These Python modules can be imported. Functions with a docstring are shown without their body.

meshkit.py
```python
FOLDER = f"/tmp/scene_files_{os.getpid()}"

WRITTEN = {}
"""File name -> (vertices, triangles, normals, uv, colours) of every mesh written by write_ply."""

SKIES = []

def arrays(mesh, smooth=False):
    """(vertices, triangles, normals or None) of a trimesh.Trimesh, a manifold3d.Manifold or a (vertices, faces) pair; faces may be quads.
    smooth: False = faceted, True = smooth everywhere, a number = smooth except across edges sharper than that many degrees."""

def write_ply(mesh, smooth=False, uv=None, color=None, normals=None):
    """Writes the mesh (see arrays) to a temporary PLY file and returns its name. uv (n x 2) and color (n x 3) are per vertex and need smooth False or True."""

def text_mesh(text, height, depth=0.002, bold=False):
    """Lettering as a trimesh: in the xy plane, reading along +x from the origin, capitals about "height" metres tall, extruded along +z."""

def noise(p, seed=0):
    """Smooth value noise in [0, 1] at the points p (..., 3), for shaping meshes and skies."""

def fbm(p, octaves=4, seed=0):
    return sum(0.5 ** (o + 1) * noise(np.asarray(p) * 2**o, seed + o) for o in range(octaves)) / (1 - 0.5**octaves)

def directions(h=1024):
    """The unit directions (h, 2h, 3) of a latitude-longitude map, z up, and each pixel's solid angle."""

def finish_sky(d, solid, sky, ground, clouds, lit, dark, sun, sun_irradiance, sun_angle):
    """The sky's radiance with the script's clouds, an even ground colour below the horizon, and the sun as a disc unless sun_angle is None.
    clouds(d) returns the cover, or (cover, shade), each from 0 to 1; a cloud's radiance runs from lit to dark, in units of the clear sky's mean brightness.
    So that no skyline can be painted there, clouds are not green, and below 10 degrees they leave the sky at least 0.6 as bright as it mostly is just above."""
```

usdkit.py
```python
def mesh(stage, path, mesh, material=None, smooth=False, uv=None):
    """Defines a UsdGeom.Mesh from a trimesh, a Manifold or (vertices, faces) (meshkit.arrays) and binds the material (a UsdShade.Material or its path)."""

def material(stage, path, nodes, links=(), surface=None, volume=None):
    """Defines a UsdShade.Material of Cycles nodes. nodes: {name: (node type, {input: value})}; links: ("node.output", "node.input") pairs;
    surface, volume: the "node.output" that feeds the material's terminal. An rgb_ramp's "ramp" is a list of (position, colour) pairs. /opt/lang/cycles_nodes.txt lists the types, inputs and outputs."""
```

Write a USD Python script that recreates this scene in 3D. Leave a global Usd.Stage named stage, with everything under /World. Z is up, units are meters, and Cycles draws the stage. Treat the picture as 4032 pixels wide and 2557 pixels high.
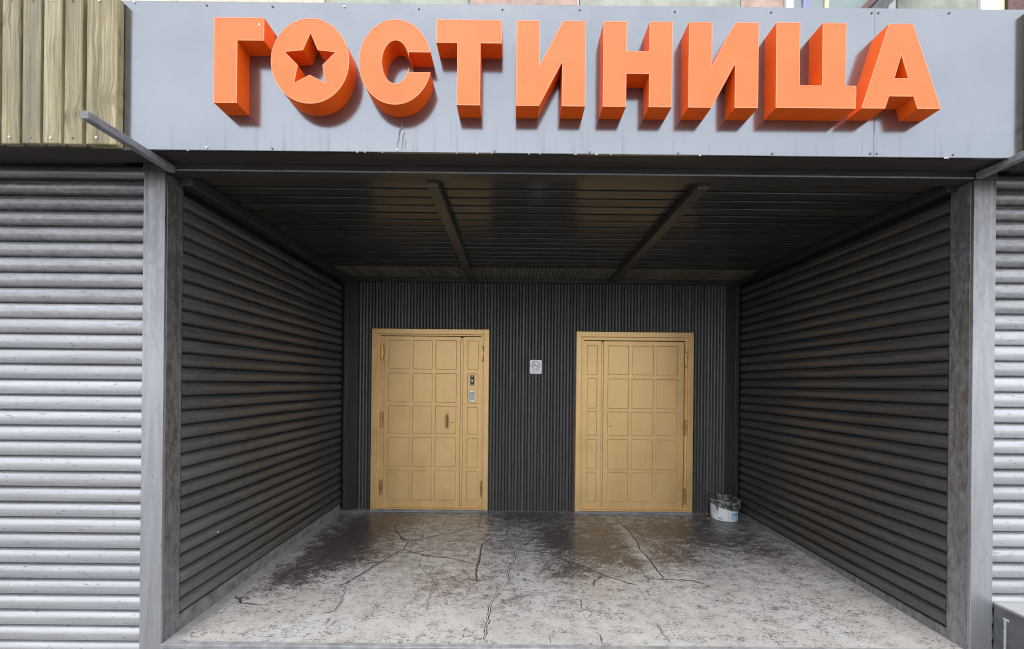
import math, random
import numpy as np
import trimesh
from shapely.geometry import Polygon, Point, box as sbox
from shapely import affinity
import shapely.ops
import usdkit, meshkit
from pxr import Usd, UsdGeom, UsdLux, UsdShade, Gf, Sdf

stage = Usd.Stage.CreateInMemory()
UsdGeom.SetStageUpAxis(stage, "Z")
UsdGeom.SetStageMetersPerUnit(stage, 1.0)
W = UsdGeom.Xform.Define(stage, "/World")
UsdGeom.Scope.Define(stage, "/World/Looks")
rng = random.Random(7)

# ------------------------------------------------------------------ camera, sky, light, exposure
EYE = (0.0, -2.26, 1.55)          # x right, y into the porch (column fronts at y = 0), z up from the porch floor
ROLL = 0.0102
cam = UsdGeom.Camera.Define(stage, "/World/camera")
c_, s_ = math.cos(ROLL), math.sin(ROLL)
cam.AddTransformOp().Set(Gf.Matrix4d(c_, 0, s_, 0, -s_, 0, c_, 0, 0, -1, 0, 0, EYE[0], EYE[1], EYE[2], 1))
cam.CreateHorizontalApertureAttr(36.0)
cam.CreateVerticalApertureAttr(36.0 * 649 / 1024)
cam.CreateFocalLengthAttr(13.518)
cam.CreateHorizontalApertureOffsetAttr(-0.098)
cam.CreateVerticalApertureOffsetAttr(2.103)
cam.CreateFStopAttr(0.0)
cam.CreateExposureAttr(1.3)

SUN_EL, SUN_AZ = math.radians(70), math.radians(190)   # azimuth = atan2(x, y) of the direction towards the sun
dome = UsdLux.DomeLight.Define(stage, "/World/sky")
sky_mat = usdkit.material(stage, "/World/Looks/sky", {
    "sky": ("sky_texture", {"sky_type": "single_scattering", "sun_disc": False, "sun_elevation": SUN_EL, "sun_rotation": SUN_AZ}),
    "tc": ("texture_coordinate", {}),
    "mp": ("mapping", {"scale": (1.0, 1.0, 2.5)}),
    "n": ("noise_texture", {"scale": 1.6, "detail": 5, "roughness": 0.55}),
    "cl": ("rgb_ramp", {"ramp": [(0.3, (4.8, 4.98, 5.35)), (0.7, (7.4, 7.48, 7.6))]}),
    "mix": ("mix", {"fac": 0.82}),
    "bg": ("background_shader", {"strength": 0.13}),
}, [("tc.generated", "mp.vector"), ("mp.vector", "n.vector"), ("n.fac", "cl.fac"), ("sky.color", "mix.color1"), ("cl.color", "mix.color2"), ("mix.color", "bg.color")], surface="bg.background")
UsdShade.MaterialBindingAPI.Apply(dome.GetPrim()).Bind(sky_mat)
dome.GetPrim().SetCustomDataByKey("kind", "structure")

sun = UsdLux.DistantLight.Define(stage, "/World/sun")
sun.CreateIntensityAttr(0.3)
sun.CreateAngleAttr(35.0)
sun.CreateNormalizeAttr(True)
sun.CreateColorAttr(Gf.Vec3f(1.0, 0.96, 0.9))
sd = Gf.Vec3d(math.sin(SUN_AZ) * math.cos(SUN_EL), math.cos(SUN_AZ) * math.cos(SUN_EL), math.sin(SUN_EL))
zx = np.array(sd); xx = np.cross((0, 0, 1), zx); xx /= np.linalg.norm(xx); yx = np.cross(zx, xx)
UsdGeom.Xformable(sun).AddTransformOp().Set(Gf.Matrix4d(*xx, 0, *yx, 0, *zx, 0, 0, -10, 12, 1))

# ------------------------------------------------------------------ scene helpers
used, base_of = {}, {}


def numbered(parent, name):
    k = (parent, name)
    used[k] = used.get(k, -1) + 1
    return f"{parent}/{name}" if used[k] == 0 else f"{parent}/{name}_{used[k]:03d}"


def data(prim, **kw):
    for k, v in kw.items():
        if v:
            prim.SetCustomDataByKey(k, v)


def thing(name, label, cat, loc=(0, 0, 0), group=None, kind=None):
    p = numbered("/World", name)
    x = UsdGeom.Xform.Define(stage, p)
    x.AddTranslateOp().Set(Gf.Vec3d(*loc))
    base_of[p] = np.array(loc, float)
    data(x.GetPrim(), label=label, category=cat, group=group, kind=kind)
    return p


def part(parent, name, mesh, mat, smooth=False, label=None, kind=None, prim=None):
    """mesh is given in world coordinates"""
    p = numbered(parent, name)
    v, f, n = meshkit.arrays(mesh, False)
    b = base_of.get(parent, np.zeros(3))
    m = usdkit.mesh(stage, p, trimesh.Trimesh(v - b, f, process=False), M[mat], smooth=smooth)
    base_of[p] = b
    data(m.GetPrim(), label=label, kind=kind)
    if prim:
        for k, val in prim.items():
            UsdGeom.PrimvarsAPI(m).CreatePrimvar(k, Sdf.ValueTypeNames.FloatArray, "vertex").Set(list(map(float, val)))
    return p


def box(x0, x1, y0, y1, z0, z1):
    m = trimesh.creation.box([x1 - x0, y1 - y0, z1 - z0])
    m.apply_translation([(x0 + x1) / 2, (y0 + y1) / 2, (z0 + z1) / 2])
    return m


def cbox(x0, x1, y0, y1, z0, z1, c=0.003):
    """box with chamfered edges"""
    pts = []
    for sx in (0, 1):
        for sy in (0, 1):
            for sz in (0, 1):
                p = np.array([(x0, x1)[sx], (y0, y1)[sy], (z0, z1)[sz]])
                d = np.array([(1, -1)[sx], (1, -1)[sy], (1, -1)[sz]]) * c
                for k in range(3):
                    q = p + d
                    q[k] = p[k]
                    pts.append(q)
    return trimesh.convex.convex_hull(np.array(pts))


def extrude_xz(poly, y0, y1):
    """shapely polygon in (x, z), solid from y0 (front) to y1"""
    if poly.geom_type != "Polygon":
        return trimesh.util.concatenate([extrude_xz(q, y0, y1) for q in poly.geoms if q.area > 1e-7])
    m = trimesh.creation.extrude_polygon(poly, y1 - y0)
    v = m.vertices
    m = trimesh.Trimesh(np.c_[v[:, 0], y1 - v[:, 2], v[:, 1]], m.faces, process=False)
    trimesh.repair.fix_normals(m)
    return m


def tube(p0, p1, r, n=12):
    m = trimesh.creation.cylinder(radius=r, segment=[p0, p1], sections=n)
    return m


def cat(ms):
    return trimesh.util.concatenate(ms)


def prism(profile, axis, a, b, cuts=1):
    """profile: closed (p, q) outline, counter-clockwise, swept along an axis from a to b.
    axis x: p = y, q = z;  axis y: p = x, q = z;  axis z: p = x, q = y"""
    k = len(profile)
    ts = np.linspace(a, b, cuts + 1)
    v = []
    for t in ts:
        for p, q in profile:
            v.append({"x": (t, p, q), "y": (p, t, q), "z": (p, q, t)}[axis])
    f = []
    for i in range(cuts):
        for j in range(k):
            a0, a1, b0, b1 = i * k + j, i * k + (j + 1) % k, (i + 1) * k + j, (i + 1) * k + (j + 1) % k
            f += [(a0, a1, b1), (a0, b1, b0)]
    c0, c1 = len(v), len(v) + 1
    m0 = np.mean(v[:k], 0)
    m1 = np.mean(v[-k:], 0)
    v += [tuple(m0), tuple(m1)]
    for j in range(k):
        f += [(c0, (j + 1) % k, j), (c1, cuts * k + j, cuts * k + (j + 1) % k)]
    m = trimesh.Trimesh(np.array(v), np.array(f), process=False)
    trimesh.repair.fix_normals(m)
    return m


# ------------------------------------------------------------------ materials
class Ref(str):
    pass


class G:
    def __init__(self):
        self.nodes, self.links = {}, []

    def n(self, kind, out, **inp):
        name = f"n{len(self.nodes)}"
        vals = {}
        for k, v in inp.items():
            if isinstance(v, Ref):
                self.links.append((str(v), f"{name}.{k}"))
            else:
                vals[k] = v
        self.nodes[name] = (kind, vals)
        return Ref(f"{name}.{out}")

    def pos(self):
        return self.n("geometry", "position")

    def scaled(self, v, s):
        return self.n("mapping", "vector", vector=v, scale=s)

    def noise(self, v, scale=1.0, detail=4, rough=0.55, dist=0.0):
        return self.n("noise_texture", "fac", vector=v, scale=scale, detail=detail, roughness=rough, distortion=dist)

    def step(self, v, a, b, lo=0.0, hi=1.0):
        return self.n("map_range", "result", range_type="smoothstep", value=v, from_min=a, from_max=b, to_min=lo, to_max=hi, clamp=True)

    def lin(self, v, a, b, lo=0.0, hi=1.0):
        return self.n("map_range", "result", range_type="linear", value=v, from_min=a, from_max=b, to_min=lo, to_max=hi, clamp=True)

    def math(self, t, a, b=0.0, c=0.0):
        return self.n("math", "value", math_type=t, value1=a, value2=b, value3=c)

    def mix(self, fac, a, b, t="mix"):
        return self.n("mix", "color", mix_type=t, fac=fac, color1=a, color2=b)

    def xyz(self, v):
        s = self.n("separate_xyz", "x", vector=v)
        nm = s.split(".")[0]
        return Ref(nm + ".x"), Ref(nm + ".y"), Ref(nm + ".z")

    def rnd(self):
        return self.n("object_info", "random")

    def bump(self, h, strength=0.3, dist=0.003):
        return self.n("bump", "normal", height=h, strength=strength, distance=dist)

    def done(self, name, color, rough=0.5, normal=None, **kw):
        inp = dict(base_color=color, roughness=rough, **kw)
        if normal is not None:
            inp["normal"] = normal
        s = self.n("principled_bsdf", "BSDF", **inp)
        M[name] = usdkit.material(stage, f"/World/Looks/{name}", self.nodes, self.links, surface=str(s))


M = {}


def plain(name, col, rough=0.5, var=0.15, scale=30, bump=0.0, **kw):
    g = G()
    p = g.pos()
    n = g.noise(p, scale, 5)
    col = np.array(col)
    c = g.mix(g.step(n, 0.3, 0.7), tuple(col * (1 - var)), tuple(np.minimum(col * (1 + var), 0.95)))
    nr = g.bump(g.noise(p, scale * 6, 3), bump, 0.002) if bump else None
    g.done(name, c, rough, nr, **kw)


STRETCH = {"x": (2.2, 30, 30), "y": (30, 2.2, 30), "z": (30, 30, 2.2)}


def log_paint(name, grain, mottle=0.6, dark=(0.155, 0.140, 0.130), pale=(0.36, 0.365, 0.385), bias=0.0, rough=(0.30, 0.42), metallic=0.72, low=None, near=None, soft=(0.2, 0.9)):
    """Dark metallic-sheen paint, rubbed and chalked in mottled patches, paler towards the bottom, with dark flecks along the grain."""
    g = G()
    p = g.pos()
    x, y, z = g.xyz(p)
    st = g.scaled(p, STRETCH[grain])
    grain_n = g.noise(st, 1.0, 6, 0.6)
    blot = g.noise(g.scaled(p, {"x": (14, 14, 34), "y": (14, 14, 34), "z": (30, 30, 9)}[grain]), 1.0, 6, 0.66, 0.5)
    fine = g.noise(g.scaled(p, {"x": (22, 40, 60), "y": (40, 22, 60), "z": (80, 80, 22)}[grain]), 1.0, 5, 0.6)
    w = g.math("add", g.math("multiply", g.math("subtract", blot, 0.5), mottle * 2.2), g.math("multiply", g.math("subtract", fine, 0.5), mottle * 1.4))
    w = g.math("add", w, 0.5 + bias)
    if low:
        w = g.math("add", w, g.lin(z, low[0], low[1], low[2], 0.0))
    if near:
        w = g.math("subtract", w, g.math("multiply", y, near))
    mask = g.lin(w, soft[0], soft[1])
    dk = g.mix(g.step(grain_n, 0.3, 0.7), tuple(np.array(dark) * 0.8), tuple(np.array(dark) * 1.25))
    fd = g.mix(g.step(grain_n, 0.25, 0.75), tuple(np.array(pale) * 0.86), tuple(np.array(pale) * 1.1))
    fleck = g.step(g.noise(g.scaled(p, {"x": (30, 60, 110), "y": (60, 30, 110), "z": (110, 110, 30)}[grain]), 1.0, 4, 0.6), 0.62, 0.7)
    fd = g.mix(g.math("multiply", fleck, 0.8), fd, tuple(np.array(dark) * 0.7))
    c = g.mix(mask, dk, fd)
    c = g.n("hsv", "color", color=c, hue=0.5, saturation=1.0, value=g.lin(g.rnd(), 0, 1, 0.88, 1.1), fac=1.0)
    rg = g.n("mix_float", "result", fac=mask, a=g.lin(grain_n, 0.3, 0.7, rough[0] - 0.04, rough[0] + 0.06), b=rough[1])
    nr = g.bump(g.math("add", grain_n, g.math("multiply", fine, 0.4)), 0.3, 0.0025)
    g.done(name, c, rg, nr, metallic=metallic)


log_paint("outer_log_paint", "x", 0.26, bias=-0.45, dark=(0.105, 0.10, 0.10), pale=(0.42, 0.425, 0.44), low=(1.7, 2.80, 1.0), soft=(0.12, 0.95))  # dark at the top, growing paler downwards
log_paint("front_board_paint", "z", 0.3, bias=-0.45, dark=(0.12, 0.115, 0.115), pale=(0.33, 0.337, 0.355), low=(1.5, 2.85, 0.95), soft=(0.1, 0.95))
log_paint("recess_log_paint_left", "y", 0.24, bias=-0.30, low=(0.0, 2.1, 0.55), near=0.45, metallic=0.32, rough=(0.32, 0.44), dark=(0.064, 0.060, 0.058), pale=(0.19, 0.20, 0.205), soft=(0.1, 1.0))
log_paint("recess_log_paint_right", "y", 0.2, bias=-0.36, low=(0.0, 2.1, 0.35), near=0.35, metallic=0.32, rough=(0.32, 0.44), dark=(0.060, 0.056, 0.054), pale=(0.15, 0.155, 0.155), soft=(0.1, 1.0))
log_paint("inner_board_paint", "z", 0.6, bias=-0.2, low=(0.0, 2.4, 0.35), metallic=0.55, dark=(0.12, 0.110, 0.103), pale=(0.27, 0.275, 0.285), soft=(0.25, 0.8))


def slat_paint(name, col, grain, rough, bump=0.25):
    g = G()
    p = g.pos()
    n = g.noise(g.scaled(p, STRETCH[grain]), 1.0, 6, 0.6)
    b = g.noise(p, 1.7, 3)
    c = g.mix(g.step(n, 0.25, 0.75), tuple(np.array(col) * 0.75), tuple(np.array(col) * 1.25))
    c = g.n("hsv", "color", color=c, hue=0.5, saturation=1.0, value=g.lin(g.rnd(), 0, 1, 0.8, 1.2), fac=1.0)
    g.done(name, c, g.lin(b, 0.3, 0.7, rough - 0.06, rough + 0.08), g.bump(n, bump, 0.0015))


slat_paint("ceiling_paint", (0.040, 0.036, 0.032), "x", 0.2, 0.12)
slat_paint("strip_paint", (0.14, 0.126, 0.09), "y", 0.4)
slat_paint("rafter_paint", (0.05, 0.046, 0.036), "y", 0.4)
slat_paint("rib_paint", (0.068, 0.064, 0.062), "z", 0.36, 0.15)
slat_paint("beam_paint", (0.035, 0.031, 0.029), "x", 0.33)
slat_paint("trim_paint", (0.032, 0.030, 0.030), "z", 0.36)
plain("cavity", (0.012, 0.011, 0.010), 0.8)

# wood
g = G()
p = g.pos()
off = g.n("vector_math", "vector", math_type="add", vector1=p, vector2=g.n("combine_xyz", "vector", x=g.math("multiply", g.rnd(), 7.0), y=0.0, z=g.math("multiply", g.rnd(), 3.0)))
warp = g.noise(g.scaled(off, (13, 13, 1.4)), 1.0, 5, 0.6, 0.2)
kn = g.n("voronoi_texture", "distance", vector=g.scaled(off, (7.5, 0.5, 4.2)), scale=1.0, feature="f1")
knot = g.step(kn, 0.04, 0.24, 1.0, 0.0)
bend = g.n("combine_xyz", "vector", x=g.math("multiply", g.step(kn, 0.0, 0.5, 1.0, 0.0), 0.022), y=0.0, z=0.0)
gr = g.n("noise_texture", "fac", vector=g.scaled(g.n("vector_math", "vector", math_type="add", vector1=off, vector2=bend), (95, 95, 2.2)), scale=1.0, detail=8, roughness=0.7, distortion=0.3)
ring = g.math("multiply_add", g.math("sine", g.math("multiply", kn, 70.0)), 0.5, 0.5)
c = g.n("rgb_ramp", "color", fac=g.math("multiply_add", g.math("subtract", warp, 0.5), 1.1, g.math("multiply_add", g.math("subtract", gr, 0.5), 1.5, 0.5)), ramp=[(0.18, (0.095, 0.073, 0.035)), (0.40, (0.185, 0.148, 0.072)), (0.56, (0.25, 0.206, 0.106)), (0.78, (0.35, 0.30, 0.175))])
c = g.mix(g.math("multiply", knot, 0.8), c, g.mix(ring, (0.060, 0.040, 0.018), (0.155, 0.118, 0.05)))
stain = g.noise(g.scaled(off, (5, 5, 1.1)), 1.0, 4)
c = g.mix(g.step(stain, 0.5, 0.75, 0.0, 0.55), c, (0.15, 0.152, 0.118))
c = g.n("hsv", "color", color=c, hue=0.5, saturation=0.95, value=g.lin(g.rnd(), 0, 1, 0.88, 1.22), fac=1.0)
g.done("stained_pine", c, 0.55, g.bump(gr, 0.3, 0.002))
slat_paint("plank_gap_shade", (0.05, 0.03, 0.027), "z", 0.5)  # dark brown behind the planks: shade of their gaps painted in
slat_paint("soffit_brown", (0.045, 0.036, 0.032), "x", 0.5)

# fascia sheet metal with faint runs of dirt
g = G()
p = g.pos()
run = g.noise(g.scaled(p, (38, 1, 1.3)), 1.0, 3, 0.5)
mott = g.noise(p, 3.0, 5, 0.6)
x, y, z = g.xyz(p)
lowm = g.lin(z, 2.82, 3.02, 1.0, 0.0)
c = g.mix(g.step(mott, 0.3, 0.7), (0.262, 0.275, 0.295), (0.28, 0.293, 0.313))
c = g.mix(g.math("multiply", g.math("multiply", g.step(run, 0.55, 0.72), lowm), 0.35), c, (0.15, 0.15, 0.16))
speck = g.step(g.noise(p, 130, 2), 0.76, 0.8)
c = g.mix(g.math("multiply", speck, 0.3), c, (0.14, 0.14, 0.15))
g.done("fascia_metal", c, g.lin(mott, 0.3, 0.7, 0.15, 0.20), g.bump(g.noise(p, 2.2, 3), 0.06, 0.02), metallic=0.96)
plain("screw_metal", (0.2, 0.2, 0.22), 0.35, metallic=0.7)
plain("bright_screw", (0.6, 0.6, 0.6), 0.3, metallic=0.6)
plain("grey_steel", (0.16, 0.165, 0.18), 0.38, 0.2, 25, 0.1)
plain("sign_face_orange", (0.74, 0.185, 0.055), 0.5, 0.05, 5, specular_ior_level=0.28)
plain("sign_side_orange", (0.72, 0.095, 0.003), 0.5, 0.06, 6, specular_ior_level=0.15)
plain("sign_edge", (0.80, 0.30, 0.14), 0.4, 0.03, 6)
plain("dirt_run", (0.24, 0.235, 0.23), 0.6)
plain("white_flake", (0.75, 0.75, 0.73), 0.6)

# gold door paint
g = G()
p = g.pos()
a = g.noise(g.scaled(p, (4, 4, 2.2)), 1.0, 4)
b = g.noise(p, 260, 2)
c = g.mix(g.step(a, 0.3, 0.7), (0.63, 0.405, 0.168), (0.72, 0.475, 0.205))
c = g.mix(g.step(b, 0.35, 0.7, 0.0, 0.25), c, (0.78, 0.56, 0.28))
g.done("gold_paint", c, g.lin(a, 0.3, 0.7, 0.32, 0.43), g.bump(g.noise(p, 90, 3), 0.06, 0.002), metallic=0.45)
plain("brass", (0.52, 0.34, 0.13), 0.22, 0.1, metallic=1.0)
plain("black_plastic", (0.02, 0.02, 0.022), 0.35)
plain("silver", (0.62, 0.63, 0.64), 0.3, metallic=0.8)
plain("screen_glass", (0.45, 0.56, 0.58), 0.12)
plain("white_plastic", (0.88, 0.89, 0.90), 0.35, 0.02)
plain("print_grey", (0.13, 0.13, 0.135), 0.5)
plain("print_light", (0.42, 0.42, 0.43), 0.5)
plain("print_teal", (0.03, 0.22, 0.22), 0.5)
plain("print_blue", (0.42, 0.60, 0.78), 0.5)
plain("print_pink", (0.66, 0.52, 0.55), 0.5)
plain("pail_white", (0.74, 0.78, 0.78), 0.35, 0.04, 8)
plain("dry_leaf_yellow", (0.55, 0.40, 0.10), 0.6)
g = G()
p = g.pos()
g.done("bag_plastic", g.mix(g.step(g.noise(p, 22, 4, 0.7), 0.42, 0.62), (0.02, 0.02, 0.02), (0.22, 0.22, 0.205)), 0.22, g.bump(g.noise(p, 45, 4, 0.7), 0.45, 0.008))

# porch floor: worn screed paint, the 'wear' primvar says where the dark undercoat shows and holds the painted light falloff
g = G()
p = g.pos()
wear_falloff = g.n("attribute", "fac", attribute="wear_falloff")
edge = g.n("attribute", "fac", attribute="edge")
n1 = g.noise(g.scaled(p, (9, 15, 1)), 1.0, 9, 0.72, 0.4)
n2 = g.noise(g.scaled(p, (38, 75, 1)), 1.0, 6, 0.7, 0.3)
n3 = g.noise(g.scaled(p, (1.7, 2.2, 1)), 1.0, 4, 0.6)
n4 = g.noise(g.scaled(p, (90, 150, 1)), 1.0, 4, 0.65)
m = g.math("add", wear_falloff, g.math("multiply", g.math("subtract", n1, 0.5), 3.6))
m = g.math("add", m, g.math("multiply", g.math("subtract", n2, 0.5), 4.0))
m = g.math("add", m, g.math("multiply", g.math("subtract", n4, 0.5), 2.6))
dark = g.step(m, 0.46, 0.54)
half = g.step(m, -0.30, 0.5)
light = g.mix(g.step(n3, 0.35, 0.65), (0.312, 0.288, 0.277), (0.39, 0.386, 0.378))
light = g.mix(g.step(n2, 0.35, 0.65, 0.0, 0.7), light, (0.475, 0.468, 0.455))
c = g.mix(g.math("multiply", half, 0.85), light, (0.115, 0.102, 0.097))
c = g.mix(dark, c, g.mix(g.step(n2, 0.35, 0.7), (0.036, 0.029, 0.028), (0.075, 0.062, 0.058)))
pit = g.step(g.noise(g.scaled(p, (55, 105, 1)), 1.0, 4, 0.65), 0.56, 0.60)
pit2 = g.step(g.noise(g.scaled(p, (22, 44, 1)), 1.0, 5, 0.7), 0.565, 0.595)
where = g.step(g.noise(g.scaled(p, (3.2, 5.0, 1)), 1.0, 3, 0.6), 0.42, 0.62)
c = g.mix(g.math("multiply", g.math("maximum", pit, pit2), g.math("multiply", where, 0.85)), c, (0.065, 0.056, 0.053))
c = g.mix(edge, c, g.mix(g.step(n1, 0.35, 0.65), (0.20, 0.20, 0.205), (0.30, 0.30, 0.31)))
hgt = g.math("add", g.math("multiply", dark, -0.6), g.math("multiply", n2, 0.25))
rg = g.n("mix_float", "result", fac=half, a=g.lin(n3, 0.3, 0.7, 0.26, 0.36), b=g.lin(n1, 0.3, 0.7, 0.18, 0.34))
g.done("floor_paint", c, rg, g.bump(hgt, 0.25, 0.003))
plain("crack_dark", (0.048, 0.041, 0.039), 0.5, 0.3, 60)
plain("crack_light", (0.50, 0.48, 0.46), 0.4, 0.15, 60)
plain("nosing_metal", (0.22, 0.225, 0.235), 0.4, 0.25, 12, 0.1)
plain("skirting_grey", (0.16, 0.16, 0.162), 0.4, 0.35, 14, 0.2)
plain("pavement_grey", (0.20, 0.195, 0.19), 0.85, 0.2, 3, 0.2)
plain("block_paint", (0.085, 0.085, 0.09), 0.5, 0.25, 12, 0.1)
plain("block_top", (0.30, 0.305, 0.31), 0.6, 0.1, 30, 0.2)  # lighter than the body: sky light on the top put into the colour
plain("rust_stain", (0.07, 0.03, 0.028), 0.6, 0.3, 40)
plain("white_paint_drip", (0.40, 0.44, 0.43), 0.6, 0.2, 40)
plain("plaster_green", (0.36, 0.38, 0.32), 0.9, 0.2, 4, 0.2)
plain("plaster_beige", (0.60, 0.53, 0.43), 0.9, 0.15, 4, 0.2)
plain("tile_peach", (0.44, 0.31, 0.25), 0.7, 0.2, 7, 0.2)
plain("tile_beige", (0.62, 0.55, 0.45), 0.7, 0.15, 7, 0.2)
plain("window_white", (0.82, 0.84, 0.83), 0.35, 0.03)
plain("strip_blue", (0.28, 0.27, 0.46), 0.5)
plain("strip_yellow", (0.72, 0.68, 0.42), 0.5)
plain("red_brown", (0.13, 0.06, 0.05), 0.6, 0.3, 20)
plain("roofing", (0.08, 0.08, 0.08), 0.9)
g = G()
fr = g.n("fresnel", "fac", IOR=1.5)
gl = g.n("glossy_bsdf", "BSDF", color=(0.9, 0.95, 0.95), roughness=0.03)
tr = g.n("transparent_bsdf", "BSDF", color=(0.8, 0.85, 0.85))
s = g.n("mix_closure", "closure", fac=fr, closure1=tr, closure2=gl)
M["window_glass"] = usdkit.material(stage, "/World/Looks/window_glass", g.nodes, g.links, surface=str(s))

# ------------------------------------------------------------------ dimensions (metres)
XL, XR = -2.068, 2.692          # inner faces of the columns = faces of the side walls
YB = 2.36                       # face of the ribbed back wall
COLD = 0.128                    # column depth
Z_CEIL = 2.82

# ------------------------------------------------------------------ ground
gm = trimesh.Trimesh([(-60, -70, -0.16), (60, -70, -0.16), (60, 40, -0.16), (-60, 40, -0.16)], [(0, 1, 2), (0, 2, 3)], process=False)
m = usdkit.mesh(stage, numbered("/World", "pavement"), gm, M["pavement_grey"])
data(m.GetPrim(), kind="structure", label="grey pavement in front of the entrance")

# ------------------------------------------------------------------ porch floor
nx, ny = 260, 150
xs, ys = np.linspace(XL - 0.03, XR + 0.03, nx), np.linspace(0.03, YB + 0.03, ny)
gx, gy = np.meshgrid(xs, ys)
SLOPE = 0.0115       # the floor falls towards the street
v = np.c_[gx.ravel(), gy.ravel(), SLOPE * gy.ravel()]
i, j = np.meshgrid(np.arange(ny - 1), np.arange(nx - 1), indexing="ij")
a = i * nx + j
f = np.vstack([np.c_[a.ravel(), (a + 1).ravel(), (a + nx + 1).ravel()], np.c_[a.ravel(), (a + nx + 1).ravel(), (a + nx).ravel()]])
P2 = v[:, :2]


def blob(x, y, rx, ry, h):
    return h * np.exp(-(((P2[:, 0] - x) / rx) ** 2 + ((P2[:, 1] - y) / ry) ** 2))


wear_falloff = -0.36 + 0.44 * np.clip((P2[:, 1] - .2) / 1.3, 0, 1)  # base rises towards the back: light falloff painted in, under the worn patches
for q in [(-1.45, 2.05, 0.45, 0.35, .9), (-1.55, 1.55, 0.33, 0.40, 1.15), (-1.62, 1.10, 0.26, 0.35, 1.1), (-1.78, 0.75, 0.20, 0.22, .95), (-1.25, 1.15, 0.15, 0.15, .4),
          (0.20, 2.2, 0.55, 0.25, .95), (0.45, 1.55, 0.22, 0.35, 1.1), (0.46, 0.92, 0.20, 0.16, 1.0), (0.80, 1.25, 0.32, 0.30, 1.0), (0.95, 1.75, 0.30, 0.35, .9), (1.05, 1.05, 0.15, 0.12, .7),
          (1.65, 1.80, 0.35, 0.35, .9), (2.1, 1.6, 0.3, 0.28, .85), (1.45, 1.22, 0.22, 0.2, .8), (2.3, 2.1, 0.35, 0.25, .8), (2.4, 1.32, 0.15, 0.1, .6),
          (-0.72, 1.95, 0.4, 0.35, -.25), (-1.82, 2.27, 0.2, 0.12, -.6), (1.17, 1.5, 0.07, 0.6, -.7), (-0.45, 0.7, 0.25, 0.2, .42), (0.0, 0.5, 0.2, 0.15, .3), (0.5, 0.4, 0.3, 0.15, .2), (2.2, 0.35, 0.4, 0.12, .18)]:
    wear_falloff += blob(*q) * (0.75 if q[-1] > 0.5 else 1.0)
dl = P2[:, 0] - XL
dr = XR - P2[:, 0]
e = np.clip((0.085 - dl + 0.03 * (meshkit.fbm(np.c_[P2 * 4, 0 * dl], 3, 3) - 0.5)) / 0.03, 0, 1)
e = np.maximum(e, np.clip((0.02 - dr) / 0.02, 0, 1) * 0.6)
e = np.maximum(e, np.clip((P2[:, 1] - (YB - 0.05)) / 0.03, 0, 1) * 0.5)
fl = thing("porch_floor", "worn grey painted concrete floor of the entrance recess with cracks", None, (0.3, 1.2, 0), kind="structure")
part(fl, "floor_surface", trimesh.Trimesh(v, f, process=False), "floor_paint", prim={"wear_falloff": wear_falloff, "edge": e})
part(fl, "slab", box(XL + 0.0005, XR - 0.0005, 0.001, YB + 0.3, -0.155, -0.004), "nosing_metal")
part(fl, "edge_nosing", cbox(XL + 0.001, XR - 0.001, -0.006, 0.03, -0.022, 0.002, 0.002), "nosing_metal")
part(fl, "riser_board", cbox(XL + 0.001, -1.992, -0.014, -0.0005, -0.15, -0.027, 0.002), "nosing_metal")
part(fl, "riser_board", cbox(-1.989, XR - 0.001, -0.014, -0.0005, -0.15, -0.027, 0.002), "nosing_metal")

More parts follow.
